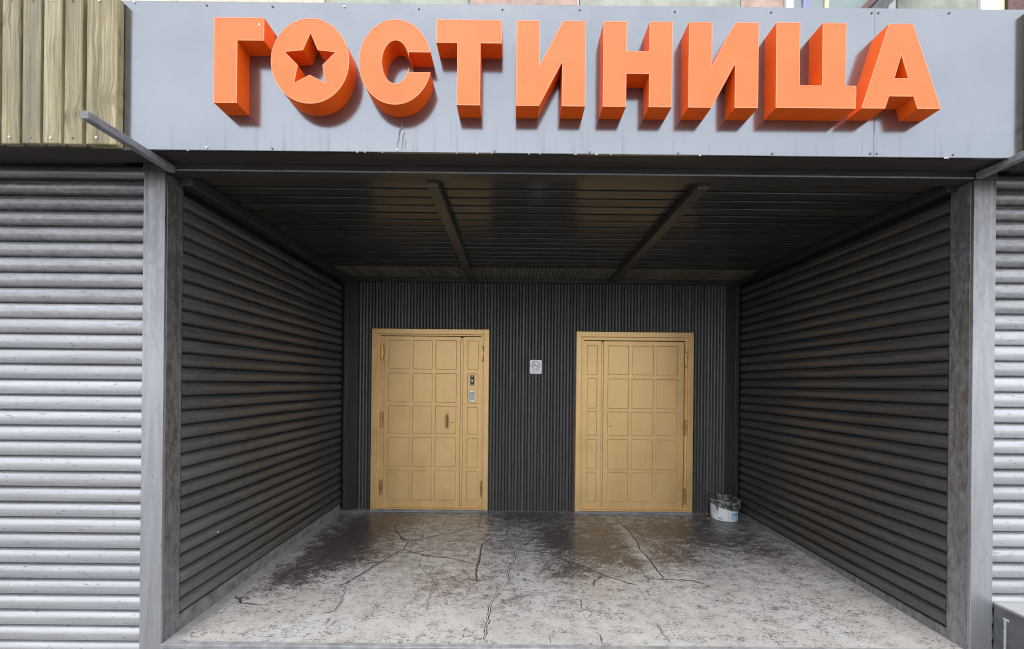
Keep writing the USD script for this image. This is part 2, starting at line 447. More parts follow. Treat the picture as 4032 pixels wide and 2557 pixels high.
CR = [
[(-1.281,1.887),(-1.209,1.704),(-1.105,1.556),(-1.01,1.452),(-1.012,1.288),(-1.142,1.037),(-1.203,0.868),(-1.282,0.694),(-1.345,0.635)],
[(-1.282,0.694),(-1.243,0.579),(-1.207,0.427),(-1.196,0.349),(-1.289,0.305)],
[(-1.01,1.452),(-0.806,1.6),(-0.653,1.661),(-0.532,1.762),(-0.372,1.87),(-0.379,2.3)],
[(-1.008,1.273),(-0.811,1.186),(-0.631,1.146),(-0.466,1.093),(-0.303,1.002)],
[(-1.537,1.097),(-1.34,1.088),(-1.159,1.05)],
[(-0.828,1.071),(-0.731,0.903),(-0.639,0.762),(-0.594,0.632),(-0.602,0.494),(-0.586,0.334)],
[(-0.184,1.616),(-0.3,1.402),(-0.295,1.125),(-0.303,0.937),(-0.282,0.724)],
[(-0.099,0.611),(-0.155,0.446),(-0.159,0.276),(-0.169,0.154),(-0.165,0.044)],
[(-2.0,0.515),(-1.949,0.469),(-1.896,0.424),(-1.736,0.4)],
[(-1.256,0.115),(-1.262,0.06)],
[(-0.051,2.032),(-0.067,1.619),(-0.012,1.327),(0.022,1.281),(0.009,1.076),(-0.04,0.942),(-0.043,0.785),(-0.008,0.798),(-0.064,0.674)],
[(-0.012,1.318),(-0.178,1.34)],
[(0.022,1.312),(0.352,1.243),(0.487,1.059),(0.625,0.982),(0.735,0.865),(0.853,0.769),(0.968,0.694)],
[(0.35,1.227),(0.585,1.358)],
[(0.085,1.378),(0.206,1.553),(0.291,1.724)],
[(1.169,2.3),(1.187,1.977),(1.218,1.809),(1.212,1.472),(1.185,1.324),(1.207,1.188),(1.206,0.969),(1.202,0.799)],
[(1.064,0.879),(1.088,0.808),(1.202,0.799),(1.41,0.791),(1.512,0.715)],
[(1.088,0.808),(1.042,0.728)],
[(1.014,0.663),(1.0,0.542)],
[(0.941,0.262),(0.942,0.129),(0.951,0.04)],
[(0.54,0.137),(0.544,0.04)],
[(0.23,0.118),(0.228,0.04)],
[(0.735,0.865),(0.643,0.765),(0.606,0.655)],
[(0.493,0.533),(0.479,0.378)],
[(0.995,1.384),(1.183,1.405)],
]
CW = [10, 10, 7, 7, 6, 9, 11, 12, 10, 9, 13, 6, 8, 6, 6, 9, 8, 8, 7, 9, 8, 8, 8, 7, 6]     # crack widths, mm
BRIGHT = {1, 5, 7, 10, 19}


def ribbon(pts, w, z, seed, jag=0.35, flat_on_floor=True):
    r = np.random.RandomState(seed)
    pts = np.array(pts, float)
    seg = np.r_[0, np.cumsum(np.linalg.norm(np.diff(pts, axis=0), axis=1))]
    t = np.linspace(0, seg[-1], max(4, int(seg[-1] / 0.018)))
    q = np.c_[np.interp(t, seg, pts[:, 0]), np.interp(t, seg, pts[:, 1])]
    q[1:-1] += r.normal(0, 0.0035, (len(q) - 2, 2))
    tg = np.gradient(q, axis=0)
    tg /= np.linalg.norm(tg, axis=1, keepdims=True)
    nr = np.c_[-tg[:, 1], tg[:, 0]]
    env = np.clip(np.minimum(t, seg[-1] - t) / 0.06, 0.15, 1)
    a = w / 2 * env * (1 + r.uniform(-jag, jag, len(q)))
    b = w / 2 * env * (1 + r.uniform(-jag, jag, len(q)))
    L, R = q + nr * a[:, None], q - nr * b[:, None]
    LR = np.vstack([L, R])
    v = np.c_[LR, z + SLOPE * LR[:, 1] * float(flat_on_floor)]
    k = len(q)
    f = []
    for i in range(k - 1):
        f += [(k + i, k + i + 1, i + 1), (k + i, i + 1, i)]
    return trimesh.Trimesh(v, f, process=False)


for k, (pts, w) in enumerate(zip(CR, CW)):
    cp = part(fl, "crack", ribbon(pts, w * 0.0014, 0.0015, k, 0.5), "crack_dark")
    if k in BRIGHT:
        part(cp, "crack_filler", ribbon(pts, w * 0.00038, 0.0028, k, 0.3), "crack_light")

# ------------------------------------------------------------------ log walls


def log_profile(pitch, bulge, n=11):
    """(outward, up) of one rounded log face; the groove lies at outward = 0"""
    half = pitch / 2 - 0.0012
    pts = []
    for t in np.linspace(-1, 1, n):
        o = bulge * (1 - abs(t) ** 2.2) ** 0.58
        pts.append((o, pitch / 2 + t * half))
    return pts


def log_wall(name, label, side, coords, a, b, joints, pitch, bulge, mat, core, z_top=None, cuts=1):
    """side: front (faces -y at y = coords), left (faces +x at x = coords), right (faces -x)"""
    loc = {"front": ((a + b) / 2, coords, -0.15), "left": (coords, (a + b) / 2, 0), "right": (coords, (a + b) / 2, 0)}[side]
    t = thing(name, label, "log wall", loc)
    part(t, "wall_core", core, "cavity")
    for z in joints:
        pr = log_profile(pitch, bulge)
        jitter = rng.uniform(-0.0015, 0.0015)
        if side == "front":
            prof = [(coords + 0.004, z), (coords + 0.004, z + pitch)]
            prof = [(coords - o + jitter, z + u) for o, u in pr] + [(coords + 0.012, z + pitch - 0.001), (coords + 0.012, z + 0.001)]
            ms = prism(prof, "x", a + rng.uniform(0, .002), b - rng.uniform(0, .002))
        else:
            s = 1 if side == "left" else -1
            prof = [(coords + s * (o + jitter), z + u) for o, u in pr] + [(coords - s * 0.012, z + pitch - 0.001), (coords - s * 0.012, z + 0.001)]
            ms = prism(prof, "y", a, b - rng.uniform(0.0, 0.006))
        part(t, "log", ms, mat, smooth=50)
    return t


B = 0.033
PL, PR = 0.0912, 0.0924
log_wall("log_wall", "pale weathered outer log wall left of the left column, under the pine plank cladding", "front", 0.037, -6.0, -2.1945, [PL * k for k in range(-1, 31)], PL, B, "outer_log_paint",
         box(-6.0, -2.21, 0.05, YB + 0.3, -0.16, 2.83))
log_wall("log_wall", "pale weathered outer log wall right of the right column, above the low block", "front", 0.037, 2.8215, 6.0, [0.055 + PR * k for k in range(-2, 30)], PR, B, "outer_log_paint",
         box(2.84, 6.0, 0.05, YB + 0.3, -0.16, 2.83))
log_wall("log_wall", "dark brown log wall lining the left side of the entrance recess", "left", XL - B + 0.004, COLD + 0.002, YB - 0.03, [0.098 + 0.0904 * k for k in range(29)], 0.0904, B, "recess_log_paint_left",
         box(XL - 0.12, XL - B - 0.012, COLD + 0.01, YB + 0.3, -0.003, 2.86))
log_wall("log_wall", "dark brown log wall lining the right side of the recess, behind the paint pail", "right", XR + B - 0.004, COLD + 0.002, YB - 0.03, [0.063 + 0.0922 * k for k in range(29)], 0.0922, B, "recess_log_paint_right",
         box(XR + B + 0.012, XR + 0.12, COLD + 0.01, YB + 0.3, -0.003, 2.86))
part("/World/log_wall", "top_cap", box(-6, -2.352, 0.001, 0.5, 2.848, 3.0), "roofing")
part("/World/log_wall_001", "top_cap", box(2.952, 6, 0.001, 0.5, 2.848, 3.0), "roofing")
part("/World/log_wall_002", "skirting_board", cbox(XL - 0.03, XL - 0.004, COLD + 0.002, YB - 0.02, 0.001, 0.096, 0.004), "skirting_grey")
part("/World/log_wall_003", "skirting_board", cbox(XR + 0.004, XR + 0.03, COLD + 0.002, YB - 0.02, 0.001, 0.061, 0.004), "inner_board_paint")

for par, xw, y_, z_ in (("/World/log_wall_002", XL + .008, 1.45, 1.335), ("/World/log_wall_002", XL + .008, 0.42, 0.50)):
    e_ = trimesh.creation.icosphere(1, 1.0)
    e_.apply_scale((.004, .006, .005))
    e_.apply_translation((xw, y_, z_))
    part(par, "paint_speck", e_, "white_flake", smooth=True)

# ------------------------------------------------------------------ columns
for x0, x1, inner, lab, ib in ((-2.194, XL, 1, "pale grey box column at the left front corner of the recess, peeling on its inner side", "inner_board_paint"),
                               (XR, 2.821, -1, "pale grey box column at the right front corner of the recess, beside the low block", "inner_board_paint")):
    t = thing("box_column", lab, "column", ((x0 + x1) / 2, COLD / 2, -0.155))
    part(t, "front_board", cbox(x0, x1, 0.0, 0.019, -0.155, 2.782, 0.0025), "front_board_paint")
    xi = (x1 - 0.02, x1 - 0.0015) if inner > 0 else (x0 + 0.0015, x0 + 0.02)
    part(t, "inner_board", cbox(xi[0], xi[1], 0.0195, COLD, 0.0 + 0.001, 2.782, 0.002), ib)
    xo = (x0, x1 - 0.021) if inner > 0 else (x0 + 0.021, x1)
    part(t, "core", box(xo[0], xo[1], 0.0195, COLD, -0.155, 2.782), "cavity")

# ------------------------------------------------------------------ slatted ceiling
t = thing("slatted_ceiling", "dark slatted timber ceiling of the entrance recess with two rafters", "ceiling", (0.3, 1.2, Z_CEIL))
part(t, "roof_slab", box(-2.35, 2.95, 0.0, YB + 0.0, 2.90, 3.0), "cavity")
y = 0.147
k = 0
while y + 0.094 < 1.90:
    part(t, "slat", cbox(XL - 0.01, XR + 0.01, y, y + 0.094, Z_CEIL + rng.uniform(-.001, .001), Z_CEIL + 0.026, 0.004), "ceiling_paint")
    y += 0.118
    k += 1
part(t, "cross_trim", cbox(XL - 0.01, XR + 0.01, 1.808 + 0.0, 1.90, Z_CEIL - 0.008, Z_CEIL + 0.02, 0.003) if False else cbox(XL - 0.01, XR + 0.01, y - 0.01, 1.905, Z_CEIL - 0.006, Z_CEIL + 0.02, 0.003), "ceiling_paint")
x = XL - 0.01
while x < XR:
    part(t, "strip_board", cbox(x, x + 0.0385, 1.906, YB - 0.0, Z_CEIL - 0.006, Z_CEIL + 0.012, 0.0015), "strip_paint")
    x += 0.0455
for x0, x1 in ((-0.557, -0.483), (1.108, 1.182)):
    part(t, "rafter", cbox(x0, x1, 0.10, YB - 0.01, Z_CEIL - 0.058, Z_CEIL - 0.002, 0.003), "rafter_paint")
part(t, "side_trim", cbox(XL + 0.001, XL + 0.085, 0.088, YB - 0.01, 2.742, Z_CEIL - 0.003, 0.003), "trim_paint")
part(t, "side_trim", cbox(XR - 0.06, XR - 0.001, 0.088, YB - 0.01, 2.755, Z_CEIL - 0.003, 0.003), "trim_paint")

# ------------------------------------------------------------------ ribbed back wall
t = thing("ribbed_wall", "black wall of narrow vertical ribs behind the two gold doors", "wall", (0.3, YB, 0))
part(t, "wall_core", box(XL - 0.1, XR + 0.1, YB + 0.03, YB + 0.25, -0.003, 2.9), "cavity")
part(t, "top_trim", cbox(XL, XR, YB - 0.04, YB + 0.02, 2.766, 2.812, 0.002), "trim_paint")
for x0, x1, yf in ((XL + 0.025, XL + 0.075, -0.028), (XL + 0.0765, XL + 0.185, -0.012), (XR - 0.02 - 0.135, XR - 0.058, -0.012), (XR - 0.0565, XR - 0.012, -0.028)):
    part(t, "corner_post", cbox(x0, x1, YB + yf, YB + 0.028, 0.001, 2.765, 0.003), "trim_paint")
D1 = (-1.70, -0.308, 2.198)   # door frames: x0, x1, top
D2 = (0.726, 2.119, 2.186)
x, k = XL + 0.187, 0
while x < XR - 0.158:
    w = 0.0428 if k % 2 else 0.0342
    r = w / 2 - 0.0022
    cx = x + w / 2
    z0 = 0.002
    for d in (D1, D2):
        if d[0] + 0.02 < cx < d[1] - 0.02:
            z0 = d[2] - 0.02
    prof = [(cx + r * math.cos(u), YB + 0.020 - (0.020 if k % 2 else 0.017) * math.sin(u)) for u in np.linspace(0, math.pi, 8)]
    prof = [(cx + r, YB + 0.034)] + prof + [(cx - r, YB + 0.034)]
    part(t, "rib", prism(prof, "z", z0, 2.765 - 0.001), "rib_paint", smooth=60)
    x += w
    k += 1

# ------------------------------------------------------------------ gold doors


def rounded(x0, x1, z0, z1, r):
    return sbox(x0 + r, z0 + r, x1 - r, z1 - r).buffer(r, quad_segs=3)


def plate(x0, x1, y0, y1, z0, z1, r=0.012, c=0.003):
    """raised panel with a bevelled rim, front at y0"""
    outer = np.array(rounded(x0, x1, z0, z1, r).exterior.coords)[:-1]
    inner = np.array(rounded(x0 + c, x1 - c, z0 + c, z1 - c, max(r - c, .001)).exterior.coords)[:-1]
    k = len(outer)
    v = np.vstack([np.c_[outer[:, 0], np.full(k, y1), outer[:, 1]], np.c_[outer[:, 0], np.full(k, y0 + c * 0.7), outer[:, 1]], np.c_[inner[:, 0], np.full(k, y0), inner[:, 1]]])
    return trimesh.convex.convex_hull(v)


def gold_door(label, d, main, slim, mcols, mrows, scols, srows, hinges, extras):
    x0, x1, zt = d
    t = thing("gold_door", label, "door", ((x0 + x1) / 2, YB, 0))
    yf = YB - 0.066
    fw = 0.064
    fr = part(t, "frame", cat([cbox(x0, x0 + fw, yf, YB + 0.03, 0.052, zt, 0.004), cbox(x1 - fw, x1, yf, YB + 0.03, 0.052, zt, 0.004), cbox(x0 + fw - .002, x1 - fw + .002, yf + 0.0015, YB + 0.03, zt - fw, zt - 0.0015, 0.004)]), "gold_paint")
    part(t, "inner_rebate", cat([box(x0 + fw + .0005, x0 + fw + 0.028, yf + 0.03, YB + 0.03, 0.0725, zt - fw - .0005), box(x1 - fw - 0.028, x1 - fw - .0005, yf + 0.03, YB + 0.03, 0.0725, zt - fw - .0005),
                                 box(x0 + fw + 0.0285, x1 - fw - 0.0285, yf + 0.03, YB + 0.03, max(main[2], slim[2]) + .009, zt - fw - .0005)]), "gold_paint")
    part(t, "back_plate", box(x0 + 0.03, x1 - 0.03, YB + 0.0105, YB + 0.0295, 0.004, zt - 0.03), "cavity")
    part(t, "threshold", cbox(x0 + fw + .001, x1 - fw - .001, yf + 0.01, YB + 0.02, 0.0525, 0.072, 0.003), "gold_paint")
    part(t, "sill", cbox(x0 - .004, x1 + .004, yf - 0.004, YB + 0.02, 0.004, 0.0515, 0.003), "nosing_metal")
    z0l = 0.092
    yl = YB - 0.024
    for (a, b, ztop), cols, rows, nm in ((main, mcols, mrows, "leaf"), (slim, scols, srows, "side_leaf")):
        poly = sbox(a, z0l, b, ztop)
        for (c0, c1) in cols:
            for (r1, r0) in rows:
                poly = poly.difference(rounded(c0, c1, r0, r1, 0.012))
        lf = part(t, nm, cat([extrude_xz(poly, yl, yl + 0.012), box(a + .001, b - .001, yl + 0.0115, YB + 0.01, z0l + .001, ztop - .001)]), "gold_paint")
        for (r1, r0) in rows:
            for (c0, c1) in cols:
                part(lf, "panel", plate(c0 + 0.0004, c1 - 0.0004, yl + 0.0022, yl + 0.011, r0 + 0.0004, r1 - 0.0004, 0.0118, 0.0065), "gold_paint")
    ga, gb = (main[1], slim[0]) if main[0] < slim[0] else (slim[1], main[0])
    part(t, "meeting_stile", cbox(ga + .003, gb - .003, yl + 0.004, YB + 0.01, z0l + .002, max(main[2], slim[2]) - .012, .002), "gold_paint")
    for ea, eb in ((x0 + fw + 0.0285, min(main[0], slim[0]) - .003), (max(main[1], slim[1]) + .003, x1 - fw - 0.0285)):
        if eb - ea > .004:
            part(t, "edge_strip", box(ea, eb, yl + 0.006, YB + 0.01, z0l, main[2]), "gold_paint")
    part(t, "bottom_strip", box(x0 + fw + 0.0285, x1 - fw - 0.0285, yl + 0.008, YB + 0.01, 0.0725, z0l - .003), "gold_paint")
    for hx, hz0, hz1 in hinges:
        part(t, "hinge", cat([tube((hx, yf + 0.012, hz0), (hx, yf + 0.012, hz1), 0.0085, 10), trimesh.creation.icosphere(1, 0.011).apply_translation((hx, yf + 0.012, hz1)), trimesh.creation.icosphere(1, 0.011).apply_translation((hx, yf + 0.012, hz0)),
                              box(hx - .014, hx + .014, yf + 0.013, yf + 0.022, (hz0 + hz1) / 2 - .03, (hz0 + hz1) / 2 + .035)]), "brass", smooth=40)
    extras(t, yl)
    return t


def left_extras(t, yl):
    # twisted brass pull
    hx, z0, z1 = -0.802, 1.022, 1.185
    pts = [(hx, yl - 0.002, z1)] + [(hx, yl - 0.048, z) for z in np.linspace(z1 - .02, z0 + .02, 9)] + [(hx, yl - 0.002, z0)]
    ms = [tube(pts[i], pts[i + 1], 0.0065) for i in range(len(pts) - 1)]
    for k_, z in enumerate(np.linspace(z1 - .025, z0 + .025, 7)):
        s_ = trimesh.creation.icosphere(1, 0.0155)
        s_.apply_scale((1, 1, 0.75))
        s_.apply_transform(trimesh.transformations.rotation_matrix(0.5, (0, 1, 0)))
        s_.apply_translation((hx, yl - 0.045, z))
        ms.append(s_)
    h = part(t, "pull_handle", cat(ms), "brass", smooth=50)
    part(h, "handle_plate", cat([plate(hx - .014, hx + .014, yl - 0.004, yl + 0.004, z1 - .015, z1 + .045, .013), plate(hx - .014, hx + .014, yl - 0.004, yl + 0.004, z0 - .045, z0 + .015, .013)]), "gold_paint")
    part(t, "keyhole", box(-0.753, -0.727, yl - 0.0012, yl + 0.006, 1.081, 1.089), "black_plastic")
    cp = part(t, "call_panel", plate(-0.530, -0.485, yl - 0.016, yl + 0.004, 1.532, 1.653, .006), "black_plastic")
    part(cp, "call_button", cat([tube((-0.5075, yl - 0.02, 1.588), (-0.5075, yl - 0.012, 1.588), 0.010, 14)] + [tube((-0.5075, yl - 0.018, z), (-0.5075, yl - 0.012, z), 0.005, 8) for z in (1.542, 1.643)]), "silver")
    kp = part(t, "code_lock", plate(-0.536, -0.478, yl - 0.02, yl + 0.004, 1.334, 1.471, .004), "silver")
    part(kp, "key_field", plate(-0.527, -0.487, yl - 0.0225, yl - 0.01, 1.362, 1.455, .003, .001), "black_plastic")
    part(kp, "key_sheet", plate(-0.523, -0.491, yl - 0.024, yl - 0.01, 1.368, 1.449, .003, .001), "screen_glass")
    part(kp, "slot", box(-0.516, -0.498, yl - 0.0212, yl - 0.015, 1.343, 1.352), "black_plastic")
    part(t, "peephole", tube((-0.757, yl - 0.004, 2.062), (-0.757, yl + .004, 2.062), 0.008, 12), "screw_metal")


def right_extras(t, yl):
    part(t, "keyhole", box(1.136, 1.160, yl - 0.0012, yl + 0.006, 1.052, 1.060), "black_plastic")


gold_door("gold steel double door with a twisted handle and a code lock, on the left", D1, (-1.562, -0.652, 2.110), (-0.618, -0.396, 2.110),
          [(-1.511, -1.254), (-1.222, -0.985), (-0.950, -0.697)], [(2.067, 1.718), (1.674, 1.322), (1.283, 0.948), (0.905, 0.555), (0.510, 0.153)],
          [(-0.567, -0.437)], [(2.067, 1.718), (1.674, 1.312), (1.275, 0.945), (0.902, 0.545), (0.505, 0.153)],
          [(-1.574, 1.83, 1.99), (-1.578, 1.035, 1.196), (-1.582, 0.228, 0.39), (-0.384, 1.83, 1.991), (-0.386, 0.224, 0.39)], left_extras)
gold_door("gold steel double door without handle, beside the paint pail on the right", D2, (1.060, 2.020, 2.076), (0.818, 1.034, 2.078),
          [(1.111, 1.362), (1.398, 1.659), (1.691, 1.945)], [(2.025, 1.675), (1.630, 1.272), (1.235, 0.950), (0.905, 0.545), (0.510, 0.155)],
          [(0.864, 0.985)], [(2.029, 1.672), (1.630, 1.272), (1.235, 0.95), (0.905, 0.55), (0.51, 0.155)],
          [(2.030, 1.78, 1.948), (2.028, 0.975, 1.14), (2.028, 0.155, 0.324)], right_extras)

# ------------------------------------------------------------------ no smoking sign on the ribs
sx, sz = 0.250, 1.762
t = thing("no_smoking_sign", "small white plate with a crossed-out cigarette, on the ribs between the gold doors", "sign", (sx, YB, sz))
yy = YB - 0.008
part(t, "plate", plate(sx - .071, sx + .071, yy, YB - 0.001, sz - .083, sz + .083, .012, .002), "white_plastic")
cz = sz + 0.017
ring = Point(sx, cz).buffer(.0515).difference(Point(sx, cz).buffer(.0455))
bar = affinity.rotate(sbox(sx - .05, cz - .003, sx + .05, cz + .003), -45, origin=(sx, cz)).intersection(Point(sx, cz).buffer(.047))
part(t, "prohibition_ring", extrude_xz(shapely.ops.unary_union([ring, bar]), yy - 0.0016, yy + .001), "print_grey")
part(t, "cigarette", cat([extrude_xz(sbox(sx - .037, cz - .005, sx - .021, cz + .005), yy - 0.0010, yy + .001), extrude_xz(sbox(sx - .021, cz - .005, sx + .037, cz + .005).difference(sbox(sx - .020, cz - .0028, sx + .034, cz + .0028)), yy - 0.0010, yy + .001),
                          extrude_xz(Polygon([(sx + .014, cz + .032), (sx + .02, cz + .027), (sx + .034, cz + .013), (sx + .031, cz + .013), (sx + .018, cz + .024), (sx + .012, cz + .028)]), yy - 0.0010, yy + .001)]), "print_grey")
marks = []
for row, spans in ((sz - .046, [(-.053, -.014), (-.002, .052)]), (sz - .061, [(-.053, .0), (.012, .05)])):
    for a, b in spans:
        x = a
        while x < b:
            w = rng.uniform(.0022, .0038)
            marks.append(box(sx + x, sx + min(x + w, b), yy - 0.0008, yy + .001, row - .0028, row + .0028 * rng.uniform(.4, 1)))
            x += w + .0015
part(t, "small_print", cat(marks), "print_light")

# ------------------------------------------------------------------ entrance beam, soffit, steel bars
t = thing("entrance_beam", "dark steel beam spanning the entrance under the sign board", "beam", (0.3, 0.04, 2.785))
part(t, "beam_body", cbox(-2.20, 2.83, 0.0, 0.086, 2.785, 2.845, 0.002), "beam_paint")
part(t, "lower_lip", cbox(-2.05, 2.68, -0.006, -0.0005, 2.7845, 2.792, 0.001), "grey_steel")
for x0, lab in ((-2.038, "short grey square steel tube jutting forward above the left column"), (2.686, "short grey square steel tube jutting forward above the right column")):
    t = thing("steel_bar", lab, "bar", (x0 + .019, -0.24, 2.77))
    dz = 0.0 if x0 < 0 else 0.012
    part(t, "square_tube", cbox(x0, x0 + 0.038, -0.464, 0.0 - 0.007, 2.768 + dz, 2.806 + dz, 0.0025), "grey_steel")
    part(t, "end_cap", cbox(x0 + 0.001, x0 + 0.037, -0.4685, -0.4645, 2.769 + dz, 2.805 + dz, 0.0012), "grey_steel")

# ------------------------------------------------------------------ sign board and letters
t = thing("sign_board", "long grey metal sign board above the entrance, carrying the orange letters", "sign board", (0.3, -0.12, 2.81))
part(t, "metal_sheet", cbox(-2.16, 1.9475, -0.160, -0.145, 2.812, 3.625, 0.002), "fascia_metal")
part(t, "metal_sheet", cbox(1.9481, 2.9, -0.1604, -0.1454, 2.812, 3.625, 0.002), "fascia_metal")
part(t, "backing", box(-6, 6, -0.1440, 0.0, 2.8465, 3.61), "soffit_brown")
part(t, "soffit", cbox(-6, 6, -0.1435, -0.002, 2.828, 2.846, 0.002), "soffit_brown")
SC = [(-2.098, 3.615), (-1.704, 3.604), (-1.344, 3.6), (-0.952, 3.602), (-0.545, 3.597), (-0.088, 3.599), (0.334, 3.6), (0.854, 3.595), (1.381, 3.597), (1.930, 3.599), (1.966, 3.6), (2.352, 3.602),
      (-1.694, 2.827), (-1.338, 2.824), (-0.654, 2.823), (-0.123, 2.823), (0.397, 2.822), (0.88, 2.822), (1.394, 2.824), (1.93, 2.83), (1.966, 2.83), (2.381, 2.828)]
for k, (x, z) in enumerate(SC):
    m = trimesh.creation.cylinder(radius=0.0055, height=0.004, sections=8)
    m.apply_transform(trimesh.transformations.rotation_matrix(math.pi / 2, (1, 0, 0)))
    m.apply_translation((x, -0.1625, z))
    part(t, "screw", m, "bright_screw" if k in (0, 3, 12, 14) else "screw_metal", smooth=40)
for pts, w in (([(-0.628, 2.985), (-0.640, 2.93), (-0.648, 2.87), (-0.655, 2.822)], .006), ([(-0.625, 2.96), (-0.622, 2.90), (-0.628, 2.816)], .004), ([(-0.636, 2.92), (-0.615, 2.87), (-0.612, 2.818)], .003)):
    r_ = ribbon(pts, w, 0, 5, .4, False)
    vv = r_.vertices
    part(t, "dirt_run", trimesh.Trimesh(np.c_[vv[:, 0], np.full(len(vv), -0.1622), vv[:, 1]], r_.faces, process=False), "dirt_run")
for k in range(16):
    x = rng.uniform(-1.9, 2.5)
    s_ = rng.uniform(.003, .007)
    part(t, "paint_flake", box(x, x + s_ * 1.4, -0.1635, -0.1595, 2.806, 2.806 + s_), "white_flake")

ZB, ZT = 3.003, 3.448


def ellipse(cx, cz, rx, rz):
    return affinity.scale(Point(cx, cz).buffer(1.0, quad_segs=20), rx, rz)


star = Polygon([(-1.084, 3.371), (-1.045, 3.282), (-0.953, 3.273), (-1.02, 3.204), (-1.004, 3.111), (-1.086, 3.153), (-1.167, 3.11), (-1.149, 3.204), (-1.217, 3.272), (-1.123, 3.281)])
LET = [
    ("first letter of the orange sign: Г with a short right arm", Polygon([(-1.586, ZB), (-1.465, ZB), (-1.465, 3.329), (-1.326, 3.329), (-1.326, ZT), (-1.586, ZT)])),
    ("round orange disc letter О with a star-shaped hole", ellipse(-1.085, 3.2255, .204, .2225).difference(star)),
    ("orange letter С between the star disc and the letter Т", ellipse(-0.641, 3.2245, .190, .222).difference(ellipse(-0.639, 3.2245, .071, .113)).difference(sbox(-0.57, 3.1725, -0.40, 3.2765))),
    ("orange letter Т, fourth of the sign", Polygon([(-0.427, ZT), (-0.086, ZT), (-0.086, 3.327), (-0.197, 3.327), (-0.197, ZB), (-0.318, ZB), (-0.318, 3.327), (-0.427, 3.327)])),
    ("slanted-bar orange letter И near the middle, fifth from the left", Polygon([(-0.009, ZT), (0.112, ZT), (0.112, 3.216), (0.232, ZT), (0.352, ZT), (0.352, ZB), (0.230, ZB), (0.230, 3.234), (0.111, ZB), (-0.009, ZB)])),
    ("orange letter Н in the middle of the sign", Polygon([(0.444, ZT), (0.565, ZT), (0.565, 3.294), (0.684, 3.294), (0.684, ZT), (0.804, ZT), (0.804, ZB), (0.684, ZB), (0.684, 3.176), (0.565, 3.176), (0.565, ZB), (0.444, ZB)])),
    ("slanted-bar orange letter И right of the crossbar letter, third from the right end", Polygon([(0.890, ZT), (1.011, ZT), (1.011, 3.222), (1.132, ZT), (1.253, ZT), (1.253, ZB), (1.132, ZB), (1.132, 3.233), (1.011, ZB), (0.890, ZB)])),
    ("orange letter Ц with a small foot at its lower right", Polygon([(1.346, ZT + .003), (1.469, ZT + .003), (1.469, 3.124), (1.587, 3.124), (1.587, ZT + .003), (1.710, ZT + .003), (1.710, 3.124), (1.764, 3.124), (1.764, 3.006), (1.346, 3.006)])),
    ("orange letter А, last of the sign, at its right end", Polygon([(1.932, ZT + .002), (2.057, ZT + .002), (2.207, 3.008), (2.085, 3.008), (2.064, 3.072), (1.936, 3.072), (1.916, 3.008), (1.793, 3.008)]).difference(Polygon([(1.998, 3.288), (2.035, 3.167), (1.964, 3.167)]))),
]
YF = 2.005 - 2.26
for lab, poly in LET:
    b = poly.bounds
    t = thing("sign_letter", lab, "letter", ((b[0] + b[2]) / 2, -0.2, b[1]), group=None)
    ins = poly.buffer(-0.003, join_style=2)
    part(t, "side_return", extrude_xz(poly, YF + 0.002, -0.1605), "sign_side_orange", smooth=30)
    part(t, "edge_trim", extrude_xz(poly.difference(poly.buffer(-0.0032, join_style=2)), YF - 0.0005, YF + 0.0015), "sign_edge")
    part(t, "face_panel", extrude_xz(poly.buffer(-0.0034, join_style=2), YF, YF + 0.0014), "sign_face_orange")

for x, z, a_ in ((-1.352, 3.412, .005), (-1.488, 3.006, .003)):
    part("/World/sign_letter", "paint_chip", cbox(x - a_ * .7, x + a_ * .7, YF - .0012, YF + .001, z - a_, z + a_, .0009), "white_flake")

# ------------------------------------------------------------------ pine cladding at both sides
t = thing("pine_cladding", "greenish stained vertical pine planks left of the sign board", "cladding", (-3, -0.22, 2.79))
edges = [-2.3155 - 0.1117 * k for k in range(0, 18)]
yw0, yw1 = 2.057 - 2.26, 2.0985 - 2.26
ztw, zbw = 3.608, 2.813
part(t, "plank", cbox(-2.309, -2.1495, yw0, yw1, zbw, ztw, 0.003), "stained_pine")
for a, b in zip(edges[1:], edges[:-1]):
    g_ = 0.017
    part(t, "plank", cbox(a, b - g_, yw0 + rng.uniform(-.001, .001), yw1 - 0.012, zbw + rng.uniform(-.002, .002), ztw, 0.003), "stained_pine")
part(t, "backing_board", box(edges[-1], -2.311, yw1 - 0.0115, yw1 - 0.002, zbw + .004, ztw - .004), "plank_gap_shade")
for k, xc in enumerate([-2.245] + [(a + b - .017) / 2 for a, b in zip(edges[1:7], edges[:6])]):
    for z in (zbw + 0.032, ztw - 0.03):
        m = trimesh.creation.cylinder(radius=0.0062, height=0.004, sections=8)
        m.apply_transform(trimesh.transformations.rotation_matrix(math.pi / 2, (1, 0, 0)))
        m.apply_translation((xc + rng.uniform(-.006, .006), yw0 - 0.0015, z + rng.uniform(-.003, .003)))
        part(t, "screw", m, "bright_screw" if k % 2 == 0 else "screw_metal", smooth=40)
t = thing("pine_cladding", "greenish stained vertical pine planks right of the sign board", "cladding", (3.5, -0.2, 2.81))
part(t, "plank", cbox(2.765, 2.92, yw0, yw1, zbw, ztw, 0.003), "stained_pine")
for k in range(6):
    part(t, "plank", cbox(2.934 + .1117 * k, 3.032 + .1117 * k, yw0, yw1 - 0.012, zbw, ztw, 0.003), "stained_pine")
part(t, "backing_board", box(2.921, 3.6, yw1 - 0.0115, yw1 - 0.002, zbw + .004, ztw - .004), "plank_gap_shade")

